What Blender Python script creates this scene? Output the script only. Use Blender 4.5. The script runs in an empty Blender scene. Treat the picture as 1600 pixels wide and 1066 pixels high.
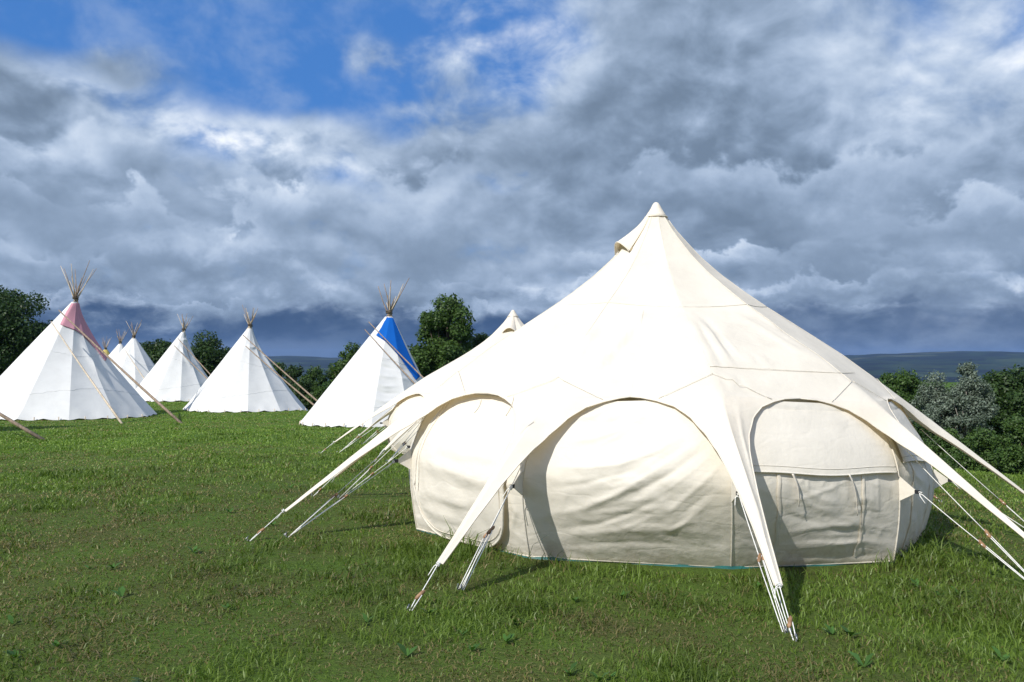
import bpy, bmesh, math, random
import numpy as np
from mathutils import Vector
rng = np.random.default_rng(7)
random.seed(7)
sc = bpy.context.scene
COL = sc.collection
# ------------------------------------------------------------------ camera
FPX, HY, CAMH = 1300.0, 562.0, 1.6
TH = math.atan((HY - 533) / FPX)
cam = bpy.data.cameras.new('camera'); camo = bpy.data.objects.new('camera', cam); COL.objects.link(camo)
camo.location = (0, 0, CAMH); camo.rotation_euler = (math.pi / 2 + TH, 0, 0)
cam.sensor_width = 36; cam.lens = FPX / 1600 * 36; cam.clip_start = .1; cam.clip_end = 40000
sc.camera = camo
CT, ST = math.cos(TH), math.sin(TH)

def proj(P):
    P = np.asarray(P, float); z = P[..., 2] - CAMH
    d = P[..., 1] * CT + z * ST; u = -P[..., 1] * ST + z * CT
    return np.stack([800 + FPX * P[..., 0] / d, 533 - FPX * u / d], -1)

def ray(x, y):
    a, b = (x - 800) / FPX, (533 - y) / FPX
    return np.array([a, CT - b * ST, ST + b * CT])

def at_depth(x, y, Y):
    r = ray(x, y); r = r * (Y / r[1]); return np.array([r[0], r[1], CAMH + r[2]])

# ------------------------------------------------------------------ noise + terrain
def _hash(ix, iy, s):
    h = np.sin(ix * 127.1 + iy * 311.7 + s * 74.7) * 43758.5453
    return h - np.floor(h)
def vnoise(x, y, s=0):
    x = np.asarray(x, float); y = np.asarray(y, float)
    ix, iy = np.floor(x), np.floor(y); fx, fy = x - ix, y - iy
    fx = fx * fx * (3 - 2 * fx); fy = fy * fy * (3 - 2 * fy)
    a = _hash(ix, iy, s); b = _hash(ix + 1, iy, s); c = _hash(ix, iy + 1, s); d = _hash(ix + 1, iy + 1, s)
    return (a + (b - a) * fx) + ((c + (d - c) * fx) - (a + (b - a) * fx)) * fy
def fbm(x, y, o=4, s=0):
    t = 0; a = .5; n = 0
    for i in range(o):
        t = t + a * vnoise(x * 2 ** i, y * 2 ** i, s + i * 3.3); n += a; a *= .5
    return t / n
def sstep(a, b, x):
    t = np.clip((x - a) / (b - a), 0, 1); return t * t * (3 - 2 * t)
def softplus(x, k): return k * np.log1p(np.exp(np.clip(x / k, -30, 30)))

def gz(X, Y, bump=False):
    X = np.asarray(X, float); Y = np.asarray(Y, float)
    z = -.018 * np.clip(X, -2.5, 6) - .006 * np.clip(Y, -20, 9) - .028 * softplus(Y - 9, .8)
    s = .8 * (X - 8) + .6 * (Y - 14.9) - .0
    z = z - .30 * softplus(s, .35) * sstep(160, 20, s) * 1.0
    r = np.hypot(X, Y)
    z = np.maximum(z, -9 - .0 * r) - 9 * 0
    far = sstep(85, 900, r)
    val = -52 + 16 * (fbm(X / 420 + 5, Y / 420, 3, 2) - .5)
    az = np.arctan2(X, Y)
    ridge = -14 + 78 * (fbm(az * 9 + 3.1, r / 4200, 5, 9)) + 12 * sstep(.42, .56, az) + 7 * np.sin(az * 13 + 1) + 4 * np.sin(az * 41 + r / 900)
    hill = sstep(2400, 5200, r)
    vz = val * (1 - hill) + ridge * hill
    z = z * (1 - far) + vz * far
    if bump:
        z = z + .018 * (fbm(X * 1.3, Y * 1.3, 3, 4) - .5) * sstep(60, 20, r) 
    return z

def ground_px(x, y):
    r = ray(x, y); lo, hi = 1.5, 400.0
    t = 2.0; prev = t
    while t < 400:
        p = r * t
        if CAMH + p[2] < float(gz(p[0], p[1])): break
        prev = t; t *= 1.01
    lo, hi = prev, t
    for _ in range(40):
        m = (lo + hi) / 2; p = r * m
        if CAMH + p[2] < float(gz(p[0], p[1])): hi = m
        else: lo = m
    p = r * lo
    return np.array([p[0], p[1], float(gz(p[0], p[1]))])

# ------------------------------------------------------------------ object helpers
def mesh_np(name, V, F, mat, parent=None, smooth=True, attr=None):
    """V (n,3) array; F list of index tuples or ndarray (m,3|4)"""
    V = np.asarray(V, dtype=np.float32)
    me = bpy.data.meshes.new(name)
    if isinstance(F, np.ndarray):
        m, k = F.shape
        me.vertices.add(len(V)); me.vertices.foreach_set('co', V.ravel())
        me.loops.add(m * k); me.loops.foreach_set('vertex_index', F.astype(np.int32).ravel())
        me.polygons.add(m); me.polygons.foreach_set('loop_start', np.arange(0, m * k, k, dtype=np.int32))
        me.polygons.foreach_set('loop_total', np.full(m, k, dtype=np.int32))
        me.update(calc_edges=True)
    else:
        me.from_pydata([tuple(map(float, v)) for v in V], [], [tuple(map(int, f)) for f in F]); me.update()
    if attr is not None:
        a = me.attributes.new('tint', 'FLOAT_COLOR', 'POINT')
        c = np.ones((len(V), 4), dtype=np.float32); c[:, :attr.shape[1]] = attr
        a.data.foreach_set('color', c.ravel())
    if smooth: me.polygons.foreach_set('use_smooth', np.ones(len(me.polygons), dtype=bool))
    for m_ in (mat if isinstance(mat, (list, tuple)) else [mat]): me.materials.append(m_)
    o = bpy.data.objects.new(name, me); COL.objects.link(o)
    if parent is not None: o.parent = parent
    return o

class MB:
    def __init__(s): s.v = []; s.f = []; s.n = 0
    def add(s, V, F):
        V = np.asarray(V, float).reshape(-1, 3); s.v.append(V)
        s.f += [tuple(i + s.n for i in f) for f in F]; s.n += len(V)
    def grid(s, G, flip=False):
        a, b = G.shape[:2]; F = []
        for i in range(a - 1):
            for j in range(b - 1):
                q = (i * b + j, i * b + j + 1, (i + 1) * b + j + 1, (i + 1) * b + j)
                F.append(q[::-1] if flip else q)
        s.add(G.reshape(-1, 3), F)
    def tube(s, pts, r, n=6, caps=True):
        pts = np.asarray(pts, float); m = len(pts)
        r = np.full(m, r) if np.isscalar(r) else np.asarray(r)
        T = np.gradient(pts, axis=0); T /= np.linalg.norm(T, axis=1)[:, None] + 1e-12
        up = np.array([0, 0, 1.]) if abs(T[0, 2]) < .9 else np.array([1., 0, 0])
        V = []
        for i in range(m):
            a = np.cross(T[i], up); a /= np.linalg.norm(a) + 1e-12; b = np.cross(T[i], a)
            for k in range(n):
                w = 2 * math.pi * k / n; V.append(pts[i] + r[i] * (math.cos(w) * a + math.sin(w) * b))
        F = [(i * n + k, i * n + (k + 1) % n, (i + 1) * n + (k + 1) % n, (i + 1) * n + k) for i in range(m - 1) for k in range(n)]
        if caps: F += [tuple(range(n))[::-1], tuple((m - 1) * n + k for k in range(n))]
        s.add(V, F)
    def box(s, c, ax, size):
        c = np.asarray(c, float); V = []
        for i in (-1, 1):
            for j in (-1, 1):
                for k in (-1, 1):
                    V.append(c + i * ax[0] * size[0] / 2 + j * ax[1] * size[1] / 2 + k * ax[2] * size[2] / 2)
        s.add(V, [(0, 1, 3, 2), (4, 6, 7, 5), (0, 4, 5, 1), (2, 3, 7, 6), (0, 2, 6, 4), (1, 5, 7, 3)])
    def build(s, name, mat, parent=None, smooth=True, weld=0, solid=0):
        o = mesh_np(name, np.concatenate(s.v), s.f, mat, parent, smooth)
        if weld:
            bm = bmesh.new(); bm.from_mesh(o.data); bmesh.ops.remove_doubles(bm, verts=bm.verts, dist=weld)
            bmesh.ops.recalc_face_normals(bm, faces=bm.faces); bm.to_mesh(o.data); bm.free()
        if solid:
            md = o.modifiers.new('thickness', 'SOLIDIFY'); md.thickness = solid; md.offset = 0
        return o

def tag(o, label=None, cat=None, group=None, kind=None):
    for k, v in (('label', label), ('category', cat), ('group', group), ('kind', kind)):
        if v: o[k] = v
    return o
def empty(name, loc=(0, 0, 0)):
    o = bpy.data.objects.new(name, None); COL.objects.link(o); o.location = loc; o.empty_display_size = .2
    return o
def rebase(root, loc):
    """put the empty at its thing's base while its parts, built in world coordinates, stay put"""
    loc = Vector([float(c) for c in loc]); root.location = loc
    for ch in root.children:
        ch.location = ch.location - loc

# ------------------------------------------------------------------ materials
def new_mat(name):
    m = bpy.data.materials.new(name); m.use_nodes = True; nt = m.node_tree
    for n in list(nt.nodes): nt.nodes.remove(n)
    out = nt.nodes.new('ShaderNodeOutputMaterial')
    return m, nt, out
class NT:
    def __init__(s, nt): s.nt = nt
    def node(s, t, **kw):
        n = s.nt.nodes.new(t)
        for k, v in kw.items(): setattr(n, k, v)
        return n
    def put(s, inp, v):
        if v is None: return
        if isinstance(v, bpy.types.NodeSocket): s.nt.links.new(v, inp)
        else: inp.default_value = v
    def m(s, op, a, b=None, c=None, clamp=False):
        n = s.node('ShaderNodeMath', operation=op, use_clamp=clamp)
        s.put(n.inputs[0], a); s.put(n.inputs[1], b); s.put(n.inputs[2], c); return n.outputs[0]
    def v(s, op, a, b=None, sc=None):
        n = s.node('ShaderNodeVectorMath', operation=op); s.put(n.inputs[0], a); s.put(n.inputs[1], b)
        if sc is not None: s.put(n.inputs['Scale'], sc)
        return n.outputs[0]
    def ss(s, x, a, b, lo=0., hi=1.):
        n = s.node('ShaderNodeMapRange', interpolation_type='SMOOTHSTEP'); s.put(n.inputs[0], x)
        s.put(n.inputs[1], a); s.put(n.inputs[2], b); s.put(n.inputs[3], lo); s.put(n.inputs[4], hi); return n.outputs[0]
    def mix(s, f, a, b, mode='MIX'):
        n = s.node('ShaderNodeMix', data_type='RGBA', blend_type=mode)
        s.put(n.inputs[0], f)
        for i, q in ((6, a), (7, b)):
            s.put(n.inputs[i], q if isinstance(q, bpy.types.NodeSocket) else (*q, 1))
        return n.outputs[2]
    def noise(s, vec, scale, detail=4, rough=.5, dist=0., w=None):
        n = s.node('ShaderNodeTexNoise'); 
        if w is not None: n.noise_dimensions = '4D'; n.inputs['W'].default_value = w
        s.put(n.inputs['Vector'], vec); n.inputs['Scale'].default_value = scale; n.inputs['Detail'].default_value = detail
        n.inputs['Roughness'].default_value = rough; n.inputs['Distortion'].default_value = dist; return n.outputs[0]
    def obj(s): return s.node('ShaderNodeTexCoord').outputs['Object']
    def bump(s, h, strength, dist, prev=None):
        n = s.node('ShaderNodeBump'); n.inputs['Strength'].default_value = strength; n.inputs['Distance'].default_value = dist
        s.put(n.inputs['Height'], h)
        if prev is not None: s.put(n.inputs['Normal'], prev)
        return n.outputs[0]

def canvas_mat(name, col, trans=(.8, .62, .33), tf=.2, dirt=.06, crumple=1.0, mud=0):
    m, nt, out = new_mat(name); N = NT(nt); o = N.obj()
    n1 = N.noise(o, 2.2, 6, .6); n2 = N.noise(o, 14, 5, .6); n3 = N.noise(o, 260, 2, .5)
    dark = tuple(c * (1 - dirt * 2.2) for c in col)
    c = N.mix(N.ss(n1, .35, .7), col, dark)
    c = N.mix(N.ss(n3, .35, .65, 0, .5), c, tuple(x * .93 for x in col))
    if mud:   # splashed mud and grass stain along the hem
        oz = N.node('ShaderNodeSeparateXYZ'); N.put(oz.inputs[0], o)
        hz = N.m('ADD', oz.outputs[2], N.m('MULTIPLY', N.m('SUBTRACT', N.noise(o, 9, 6, .7), .5), .5))
        c = N.mix(N.ss(hz, .10, -.06, 0, mud), c, (.26, .22, .13))
        c = N.mix(N.m('MULTIPLY', N.ss(N.noise(o, 5, 6, .75), .62, .72), .08), c, (.50, .45, .34))
    b = N.bump(n1, .10 * crumple, .1); b = N.bump(n2, .16 * crumple, .02, b); b = N.bump(n3, .12, .001, b)
    cw = N.noise(N.v('MULTIPLY', o, (1, 1, 3.2)), 1.9, 2, .4, .15); crs = N.m('ABSOLUTE', N.m('SUBTRACT', cw, .5))
    b = N.bump(N.ss(crs, .0, .05), .075 * crumple, .012, b)
    df = N.node('ShaderNodeBsdfDiffuse'); N.put(df.inputs['Color'], c); N.put(df.inputs['Normal'], b)
    tr = N.node('ShaderNodeBsdfTranslucent'); tr.inputs['Color'].default_value = (*trans, 1); N.put(tr.inputs['Normal'], b)
    mx = N.node('ShaderNodeMixShader'); mx.inputs[0].default_value = tf
    nt.links.new(df.outputs[0], mx.inputs[1]); nt.links.new(tr.outputs[0], mx.inputs[2]); nt.links.new(mx.outputs[0], out.inputs[0])
    return m
def plain_mat(name, col, rough=.7, var=.25, scale=12, bump=.2, stretch=None, metallic=0):
    m, nt, out = new_mat(name); N = NT(nt); o = N.obj()
    if stretch: o = N.v('MULTIPLY', o, stretch)
    n = N.noise(o, scale, 5, .6)
    c = N.mix(N.ss(n, .3, .7), tuple(x * (1 - var) for x in col), tuple(min(1, x * (1 + var)) for x in col))
    p = N.node('ShaderNodeBsdfPrincipled'); N.put(p.inputs['Base Color'], c); p.inputs['Roughness'].default_value = rough
    p.inputs['Metallic'].default_value = metallic
    N.put(p.inputs['Normal'], N.bump(n, bump, .01)); nt.links.new(p.outputs[0], out.inputs[0])
    return m
def leaf_mat(name, tr=.3, rough=.5):
    m, nt, out = new_mat(name); N = NT(nt)
    at = N.node('ShaderNodeAttribute', attribute_name='tint').outputs['Color']
    p = N.node('ShaderNodeBsdfPrincipled'); N.put(p.inputs['Base Color'], at); p.inputs['Roughness'].default_value = rough
    p.inputs['Specular IOR Level'].default_value = .25
    t = N.node('ShaderNodeBsdfTranslucent'); N.put(t.inputs['Color'], N.mix(1, at, (1.3, 1.5, .6), 'MULTIPLY'))
    mx = N.node('ShaderNodeMixShader'); mx.inputs[0].default_value = tr
    nt.links.new(p.outputs[0], mx.inputs[1]); nt.links.new(t.outputs[0], mx.inputs[2]); nt.links.new(mx.outputs[0], out.inputs[0])
    return m
M = {}
M['canvas'] = canvas_mat('cream_canvas', (.84, .79, .69), (.88, .66, .34), .22)
M['wallcanvas'] = canvas_mat('cream_wall_canvas', (.80, .76, .675), (.82, .68, .44), .18, .04, 1.2, .30)
M['seam'] = plain_mat('seam_thread', (.74, .68, .57), .9, .1)
M['net'] = plain_mat('vent_net', (.42, .34, .2), .9, .2, 60)
M['white'] = canvas_mat('white_canvas', (.74, .745, .74), (.8, .8, .75), .14, .04, .7)
M['tipiseam'] = plain_mat('tipi_seam', (.66, .66, .65), .9, .1)
M['pink'] = canvas_mat('pink_canvas', (.60, .31, .37), (.7, .25, .3), .14, .06)
M['blue'] = canvas_mat('blue_canvas', (.012, .12, .48), (.02, .1, .5), .12, .05)
M['yellow'] = canvas_mat('yellow_canvas', (.58, .48, .16), (.7, .5, .1), .14, .05)
M['rope'] = plain_mat('white_rope', (.72, .72, .70), .8, .15, 90)
M['toggle'] = plain_mat('wooden_toggle', (.27, .155, .08), .6, .3, 40)
M['peg'] = plain_mat('galvanised_peg', (.35, .36, .37), .45, .2, 30, .1, None, .8)
M['buckle'] = plain_mat('black_webbing', (.015, .015, .018), .5, .1)
M['pole'] = plain_mat('weathered_pole', (.24, .18, .13), .8, .35, 6, .3, (3, 3, .6))
M['palepole'] = plain_mat('pale_peeled_pole', (.50, .42, .32), .8, .25, 6, .3, (3, 3, .6))
M['teal'] = plain_mat('teal_groundsheet', (.008, .085, .08), .5, .3, 6)
M['bark'] = plain_mat('bark', (.09, .07, .05), .9, .4, 8, .6, (2, 2, .5))
M['palebark'] = plain_mat('pale_bark', (.24, .225, .19), .9, .3, 8, .6, (2, 2, .5))
M['leaf'] = leaf_mat('leaves', .22)
M['silverleaf'] = leaf_mat('silver_leaves', .12, .45)
M['grass'] = leaf_mat('grass_blades', .28, .42)

# ------------------------------------------------------------------ ground sheet
def ground_mat():
    m, nt, out = new_mat('field_and_valley'); N = NT(nt)
    pos = N.node('ShaderNodeNewGeometry').outputs['Position']
    r = N.node('ShaderNodeVectorMath', operation='LENGTH'); N.put(r.inputs[0], pos); r = r.outputs['Value']
    flat = N.v('MULTIPLY', pos, (1, 1, 0))
    a = N.noise(flat, .16, 5, .6); b = N.noise(flat, 1.1, 5, .6); c = N.noise(flat, 9, 6, .65); d = N.noise(flat, 45, 4, .7)
    g = N.mix(N.ss(a, .35, .65), (.075, .155, .018), (.105, .185, .028))
    g = N.mix(N.ss(b, .5, .72, 0, .55), g, (.135, .145, .045))
    g = N.mix(N.ss(c, .35, .7, 0, .5), g, (.030, .066, .010))
    soil = N.mix(N.ss(c, .3, .7), (.055, .060, .018), (.10, .10, .035))
    near = N.ss(r, 9, 26)
    g = N.mix(near, N.mix(N.ss(b, .35, .7, .3, .75), g, soil), g)
    g = N.mix(N.ss(d, .4, .7, 0, .45), g, (.025, .05, .008))
    # far country: patchwork of fields, hedges and woods
    vo = N.node('ShaderNodeTexVoronoi', feature='F1'); N.put(vo.inputs['Vector'], N.v('ADD', N.v('MULTIPLY', flat, (1, .55, 0)), N.v('MULTIPLY', N.node('ShaderNodeTexNoise').outputs['Color'], (0, 0, 0)))); vo.inputs['Scale'].default_value = .0045
    sep = N.node('ShaderNodeSeparateColor'); nt.links.new(vo.outputs['Color'], sep.inputs[0])
    fld = N.mix(N.ss(sep.outputs[0], .3, .8), (.007, .014, .009), (.032, .050, .020))
    fld = N.mix(N.ss(sep.outputs[1], .78, .82), fld, (.06, .07, .04))
    wood = N.ss(N.noise(flat, .0022, 6, .62), .44, .52)
    fld = N.mix(wood, fld, (.004, .008, .006))
    ve = N.node('ShaderNodeTexVoronoi', feature='DISTANCE_TO_EDGE'); N.put(ve.inputs['Vector'], N.v('MULTIPLY', flat, (1, .55, 0))); ve.inputs['Scale'].default_value = .0045
    fld = N.mix(N.ss(ve.outputs['Distance'], .03, .07), (.014, .028, .012), fld)
    col = N.mix(N.ss(r, 110, 260), g, fld)
    p = N.node('ShaderNodeBsdfPrincipled'); N.put(p.inputs['Base Color'], col); p.inputs['Roughness'].default_value = .95
    p.inputs['Specular IOR Level'].default_value = .1
    h = N.m('ADD', N.m('MULTIPLY', c, .6), N.m('MULTIPLY', d, .4))
    N.put(p.inputs['Normal'], N.bump(h, .8, .08)); nt.links.new(p.outputs[0], out.inputs[0])
    return m
M['ground'] = ground_mat()
def build_ground():
    na = 420
    rr = np.concatenate([[0.0], np.geomspace(.8, 9500, 250)])
    # finer angles in front
    t = np.linspace(-1, 1, na, endpoint=False); ang = math.pi * (t * .35 + .65 * t ** 3)
    A, R = np.meshgrid(ang, rr[1:]); X = R * np.sin(A); Y = R * np.cos(A); Z = gz(X, Y, True)
    V = np.concatenate([[[0, 0, float(gz(0, 0, True))]], np.stack([X, Y, Z], -1).reshape(-1, 3)])
    F = []
    nr = len(rr) - 1
    i, j = np.meshgrid(np.arange(nr - 1), np.arange(na), indexing='ij'); j2 = (j + 1) % na
    Q = np.stack([1 + i * na + j, 1 + (i + 1) * na + j, 1 + (i + 1) * na + j2, 1 + i * na + j2], -1).reshape(-1, 4)[:, ::-1]
    o = mesh_np('ground', V, Q.copy(), M['ground'])
    # close the centre
    bm = bmesh.new(); bm.from_mesh(o.data); bm.verts.ensure_lookup_table()
    for k in range(na):
        f = bm.faces.new((bm.verts[0], bm.verts[1 + (k + 1) % na], bm.verts[1 + k])); f.smooth = True
    bm.normal_update(); bm.to_mesh(o.data); bm.free()
    if o.data.polygons[10].normal.z < 0:
        o.data.flip_normals()
    return tag(o, kind='structure')
build_ground()

# ------------------------------------------------------------------ the bell tents
TC = np.array([1.543, 8.992]); A0 = -123.2; NS = 10
PR = np.array([0, .03, .06, .105, .2, .31, .48, .69, .94, 1.16, 1.5, 1.9, 2.28, 2.6, 3.0, 3.8, 4.11])
PZ = np.array([3.40, 3.37, 3.33, 3.25, 3.11, 2.98, 2.79, 2.60, 2.41, 2.255, 2.03, 1.765, 1.475, 1.225, .905, .255, 0.0])
WR = np.array([2.42, 2.435, 2.46, 2.50, 2.57, 2.70, 2.85, 3.0, 3.2, 3.45, 3.8])
WW = np.array([9, .62, .50, .37, .265, .175, .128, .098, .07, .047, .026])
CR = np.array([2.625, 2.66, 2.69, 2.705, 2.68, 2.58, 2.47, 2.405])   # wall corner profile
CZ = np.array([0.0, .18, .38, .62, .82, 1.03, 1.2, 1.33])
RQ, RTIP = 2.42, 3.80

def seg_dist(P, A, B):
    d = B - A; t = np.clip(((P - A) @ d) / (d @ d + 1e-9), 0, 1); q = A + t[..., None] * d
    return np.linalg.norm(P - q, axis=-1), t
def fold_disp(px, folds):
    """folds: list of (points px, width px, amp m).  smooth creases along curves"""
    D = np.zeros(px.shape[:-1])
    for pts, w, amp in folds:
        pts = np.array(pts, float); n = len(pts) - 1
        best = np.full(px.shape[:-1], 1e9); tt = np.zeros(px.shape[:-1])
        for i in range(n):
            d, t = seg_dist(px, pts[i], pts[i + 1]); m = d < best
            best = np.where(m, d, best); tt = np.where(m, (i + t) / n, tt)
        taper = np.sin(np.pi * np.clip(tt, 0.0, 1)) * .97 + .03
        D += amp * taper * np.exp(-(best / w) ** 1.5)
    return D

def belle_tent(centre, rot, sxy, szz, over, folds, seed, full):
    root = empty('bell_tent')
    C = np.array(centre, float); st = 2 * math.pi / NS
    g0 = float(gz(C[0], C[1]))
    a = [math.radians(rot) + k * st for k in range(NS)]
    dirs = [np.array([math.cos(x), math.sin(x), 0]) for x in a]
    base3 = np.array([C[0], C[1], 0])
    def gnd(p): return float(gz(p[0], p[1]))
    def canon(k, R, z):
        p = base3 + dirs[k] * R * sxy
        if R < 2.0: w = R / 2.0
        else: w = 1
        return p + np.array([0, 0, g0 * (1 - w) + gnd(p) * w + z * szz])
    # offsets at reference stations per corner
    def off(k, key, R, z):
        o = over.get((k, key))
        if o is None: return np.zeros(3)
        cpt = canon(k, R, z)
        if o[0] == 'g': return ground_px(*o[1:]) - cpt
        return at_depth(o[1], o[2], cpt[1]) - cpt
    RO = {}
    for k in range(NS):
        oa = np.array(over.get('apex', (0, 0, 0)), float)
        u, s, t = off(k, 'U', 1.16, 2.255), off(k, 'S', 2.28, 1.475), off(k, 'T', 4.11, 0)
        b, h, w2 = off(k, 'B', CR[0], 0), off(k, 'H', 2.78, .66), off(k, 'W', 3.75, 0)
        RO[k] = (oa, u, s, t, b, h, w2)
    def ridge(k, R):
        k %= NS; R = np.atleast_1d(R); oa, u, s, t = RO[k][:4]
        z = np.interp(R, PR, PZ); P = np.array([canon(k, r, q) for r, q in zip(R, z)])
        O = np.stack([np.interp(R, [0, 1.16, 2.28, 4.11], [oa[i], u[i], s[i], t[i]]) for i in range(3)], -1)
        return P + O
    def wcorner(k, n):
        k %= NS; b, h = RO[k][4:6]; s = RO[k][2]
        v = np.linspace(0, 1, n); tt = np.linspace(0, 1, len(CR))
        # resample smooth
        R = np.interp(v, tt, CR); z = np.interp(v, tt, CZ)
        if n > 20:
            hw = n // 6; ker = np.hanning(2 * hw + 1); ker /= ker.sum()
            Rp = np.concatenate([2 * R[0] - R[hw:0:-1], R, 2 * R[-1] - R[-2:-hw - 2:-1]]); R = np.convolve(Rp, ker, 'valid')
        P = np.array([canon(k, r, q) for r, q in zip(R, z)])
        O = np.stack([np.interp(z, [0, .66, 1.335], [b[i], h[i] * .9, s[i]]) for i in range(3)], -1)
        if n > 20:
            for i in range(3):
                q = O[:, i]; Rp = np.concatenate([2 * q[0] - q[hw:0:-1], q, 2 * q[-1] - q[-2:-hw - 2:-1]]); O[:, i] = np.convolve(Rp, ker, 'valid')
        return P + O
    mm = 14 if full else 8
    # roof
    Rl = np.concatenate([np.linspace(.055, .5, 12), np.linspace(.55, RQ, 46 if full else 20)])
    Ra = np.concatenate([[2.426, 2.435, 2.447, 2.46, 2.48], np.linspace(2.5, 2.9, 16), np.linspace(2.95, RTIP, 22)])
    RA = np.concatenate([Rl, Ra])
    rid = [ridge(k, RA) for k in range(NS)]
    mb = MB(); hem = MB(); seam = MB()
    edges = {}
    for k in range(NS):
        for sgn, k2 in ((1, (k + 1) % NS), (-1, (k - 1) % NS)):
            d = rid[k2] - rid[k]; L = np.linalg.norm(d, axis=1); dn = d / L[:, None]
            w = np.interp(RA, WR, WW); w = np.minimum(w, L / 2); w = np.where(RA <= RQ + 1e-6, L / 2, w)
            j = np.linspace(0, 1, mm)
            G = rid[k][:, None, :] + dn[:, None, :] * (w[:, None] * j[None])[..., None]
            # sag of the facets and droop of the arm edges
            sag = (np.sin(np.clip(G[..., 0] * 0 + (w[:, None] * j[None]) / (L[:, None]), 0, .5) * math.pi))
            inside = (RA <= RQ)[:, None]
            G[..., 2] -= np.where(inside, .012 * sag * np.interp(RA, [0, 1, RQ], [0, 1, .6])[:, None], 0)
            lower = sstep(RQ, 2.8, RA)[:, None]
            G[..., 2] -= lower * .45 * (w[:, None] * j[None])
            if full:
                D = fold_disp(proj(G), folds['roof']); D = D * (G[..., 1] < C[1] + .8)
                nz = fbm(G[..., 0] * 3 + seed, G[..., 1] * 3 + G[..., 2] * 2, 3, seed) - .5
                G += (dirs[k] * .55 + np.array([0, 0, .83]))[None, None] * (D + .008 * nz * sstep(.6, 1.5, RA)[:, None])[..., None]
            mb.grid(G, flip=(sgn < 0))
            e = G[RA >= RQ - 1e-3][:, -1]
            edges[(k, sgn)] = e
            hem.tube(e, .0055 if full else .006, 5)
    roof = MB(); roof.v = mb.v + hem.v; roof.f = mb.f + [tuple(i + mb.n for i in f) for f in hem.f]
    roof.build('roof', M['canvas'], root, weld=.0004)
    # seams
    def chord_ring(R, lift=.004):
        P = [ridge(k, [R])[0] for k in range(NS)]
        for k in range(NS):
            q = np.array([P[k] + (P[(k + 1) % NS] - P[k]) * t for t in np.linspace(0, 1, 20)])
            q[:, 2] += lift - .012 * np.sin(np.linspace(0, math.pi, 20)) * np.interp(R, [0, 1, RQ], [0, 1, .6]) * .9
            if full: q[:, 2] += .9 * fold_disp(proj(q), folds['roof']) * (q[:, 1] < C[1] + .8)
            seam.tube(q, .0028, 4)
    chord_ring(1.16)
    if full:
        for k in (1, 2): 
            P0, P1 = ridge(k, [2.12])[0], ridge(k + 1, [2.12])[0]
            q = np.array([P0 + (P1 - P0) * t for t in np.linspace(0, 1 if k == 1 else .5, 24)]); q[:, 2] += .004 + fold_disp(proj(q), folds['roof'])
            seam.tube(q, .0028, 4)
        for k in range(NS):
            S = ridge(k, [2.22])[0]
            for sgn in (1, -1):
                # chevron from the ridge to the arch edge
                d = rid[(k + sgn) % NS][RA <= RQ][-1] - rid[k][RA <= RQ][-1]
                iE = np.argmin(abs(RA - 2.46)); e = edges[(k, sgn)][max(0, iE - (RA < RQ - 1e-3).sum())]
                q = np.array([S + (e - S) * t for t in np.linspace(0, .97, 10)]); q[:, 2] += .015 + .9 * (fold_disp(proj(q), folds['roof']) if full else 0)
                seam.tube(q, .0026, 4)
            q = ridge(k, np.linspace(.12, 2.22, 40)); q[:, 2] += .0025
            if full: q[:, 2] += .9 * fold_disp(proj(q), folds['roof']) * (q[:, 1] < C[1] + .8)
            seam.tube(q, .0022, 4)
    seam.build('seam', M['seam'], root)
    apex = ridge(0, [0])[0]
    cap = MB(); G = []
    for z, r in ((0.002, .012), (-0.006, .026), (-.03, .042), (-.07, .062), (-.13, .098), (-.165, .124), (-.167, .116)):
        G.append([[apex[0] + r * sxy * math.cos(t), apex[1] + r * sxy * math.sin(t), apex[2] + z * szz] for t in np.linspace(0, 2 * math.pi, 41)])
    cap.grid(np.array(G)); cap.build('cap', M['canvas'], root, weld=.0003)
    cs = MB(); cs.tube([[apex[0] + .123 * sxy * math.cos(t), apex[1] + .123 * sxy * math.sin(t), apex[2] - .160 * szz] for t in np.linspace(0, 2 * math.pi, 41)], .004, 5, False)
    cs.build('cap_hem', M['seam'], root)
    # vent hood
    hood_az = math.radians(over.get('hood', -150)); hd = np.array([math.cos(hood_az), math.sin(hood_az), 0]); ht = np.array([-hd[1], hd[0], 0])
    hb = MB(); nb = MB(); rows = []; mouth = []
    for s in np.linspace(0, 1, 12):
        R = .085 + .345 * s; z = np.interp(R, PR, PZ); hw = .03 + .125 * s; rise = .012 + .10 * s ** 1.3
        row = []
        for q in np.linspace(-1, 1, 17):
            c_ = math.cos(q * math.pi / 2)
            p = base3 + hd * (R * .965 + rise * .55 * c_) * sxy + ht * hw * q * sxy
            p = p + np.array([0, 0, g0 + (z + rise * .9 * c_ - (.012 if abs(q) > .95 else 0)) * szz]) + RO[0][0]
            row.append(p)
        rows.append(row)
    rows = np.array(rows); hb.grid(rows); hb.tube(rows[-1], .007, 6)
    hood = hb.build('vent_hood', M['canvas'], root)
    base = rows[-1][0] + (rows[-1][-1] - rows[-1][0]) * np.linspace(0, 1, 17)[:, None]
    nb.grid(np.array([rows[-2] * 1.0 - hd * .02, base - hd * .015])); nb.build('net', M['net'], hood)
    # wall panels
    nv, nu = (96, 120) if full else (16, 16)
    panels = {}
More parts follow.
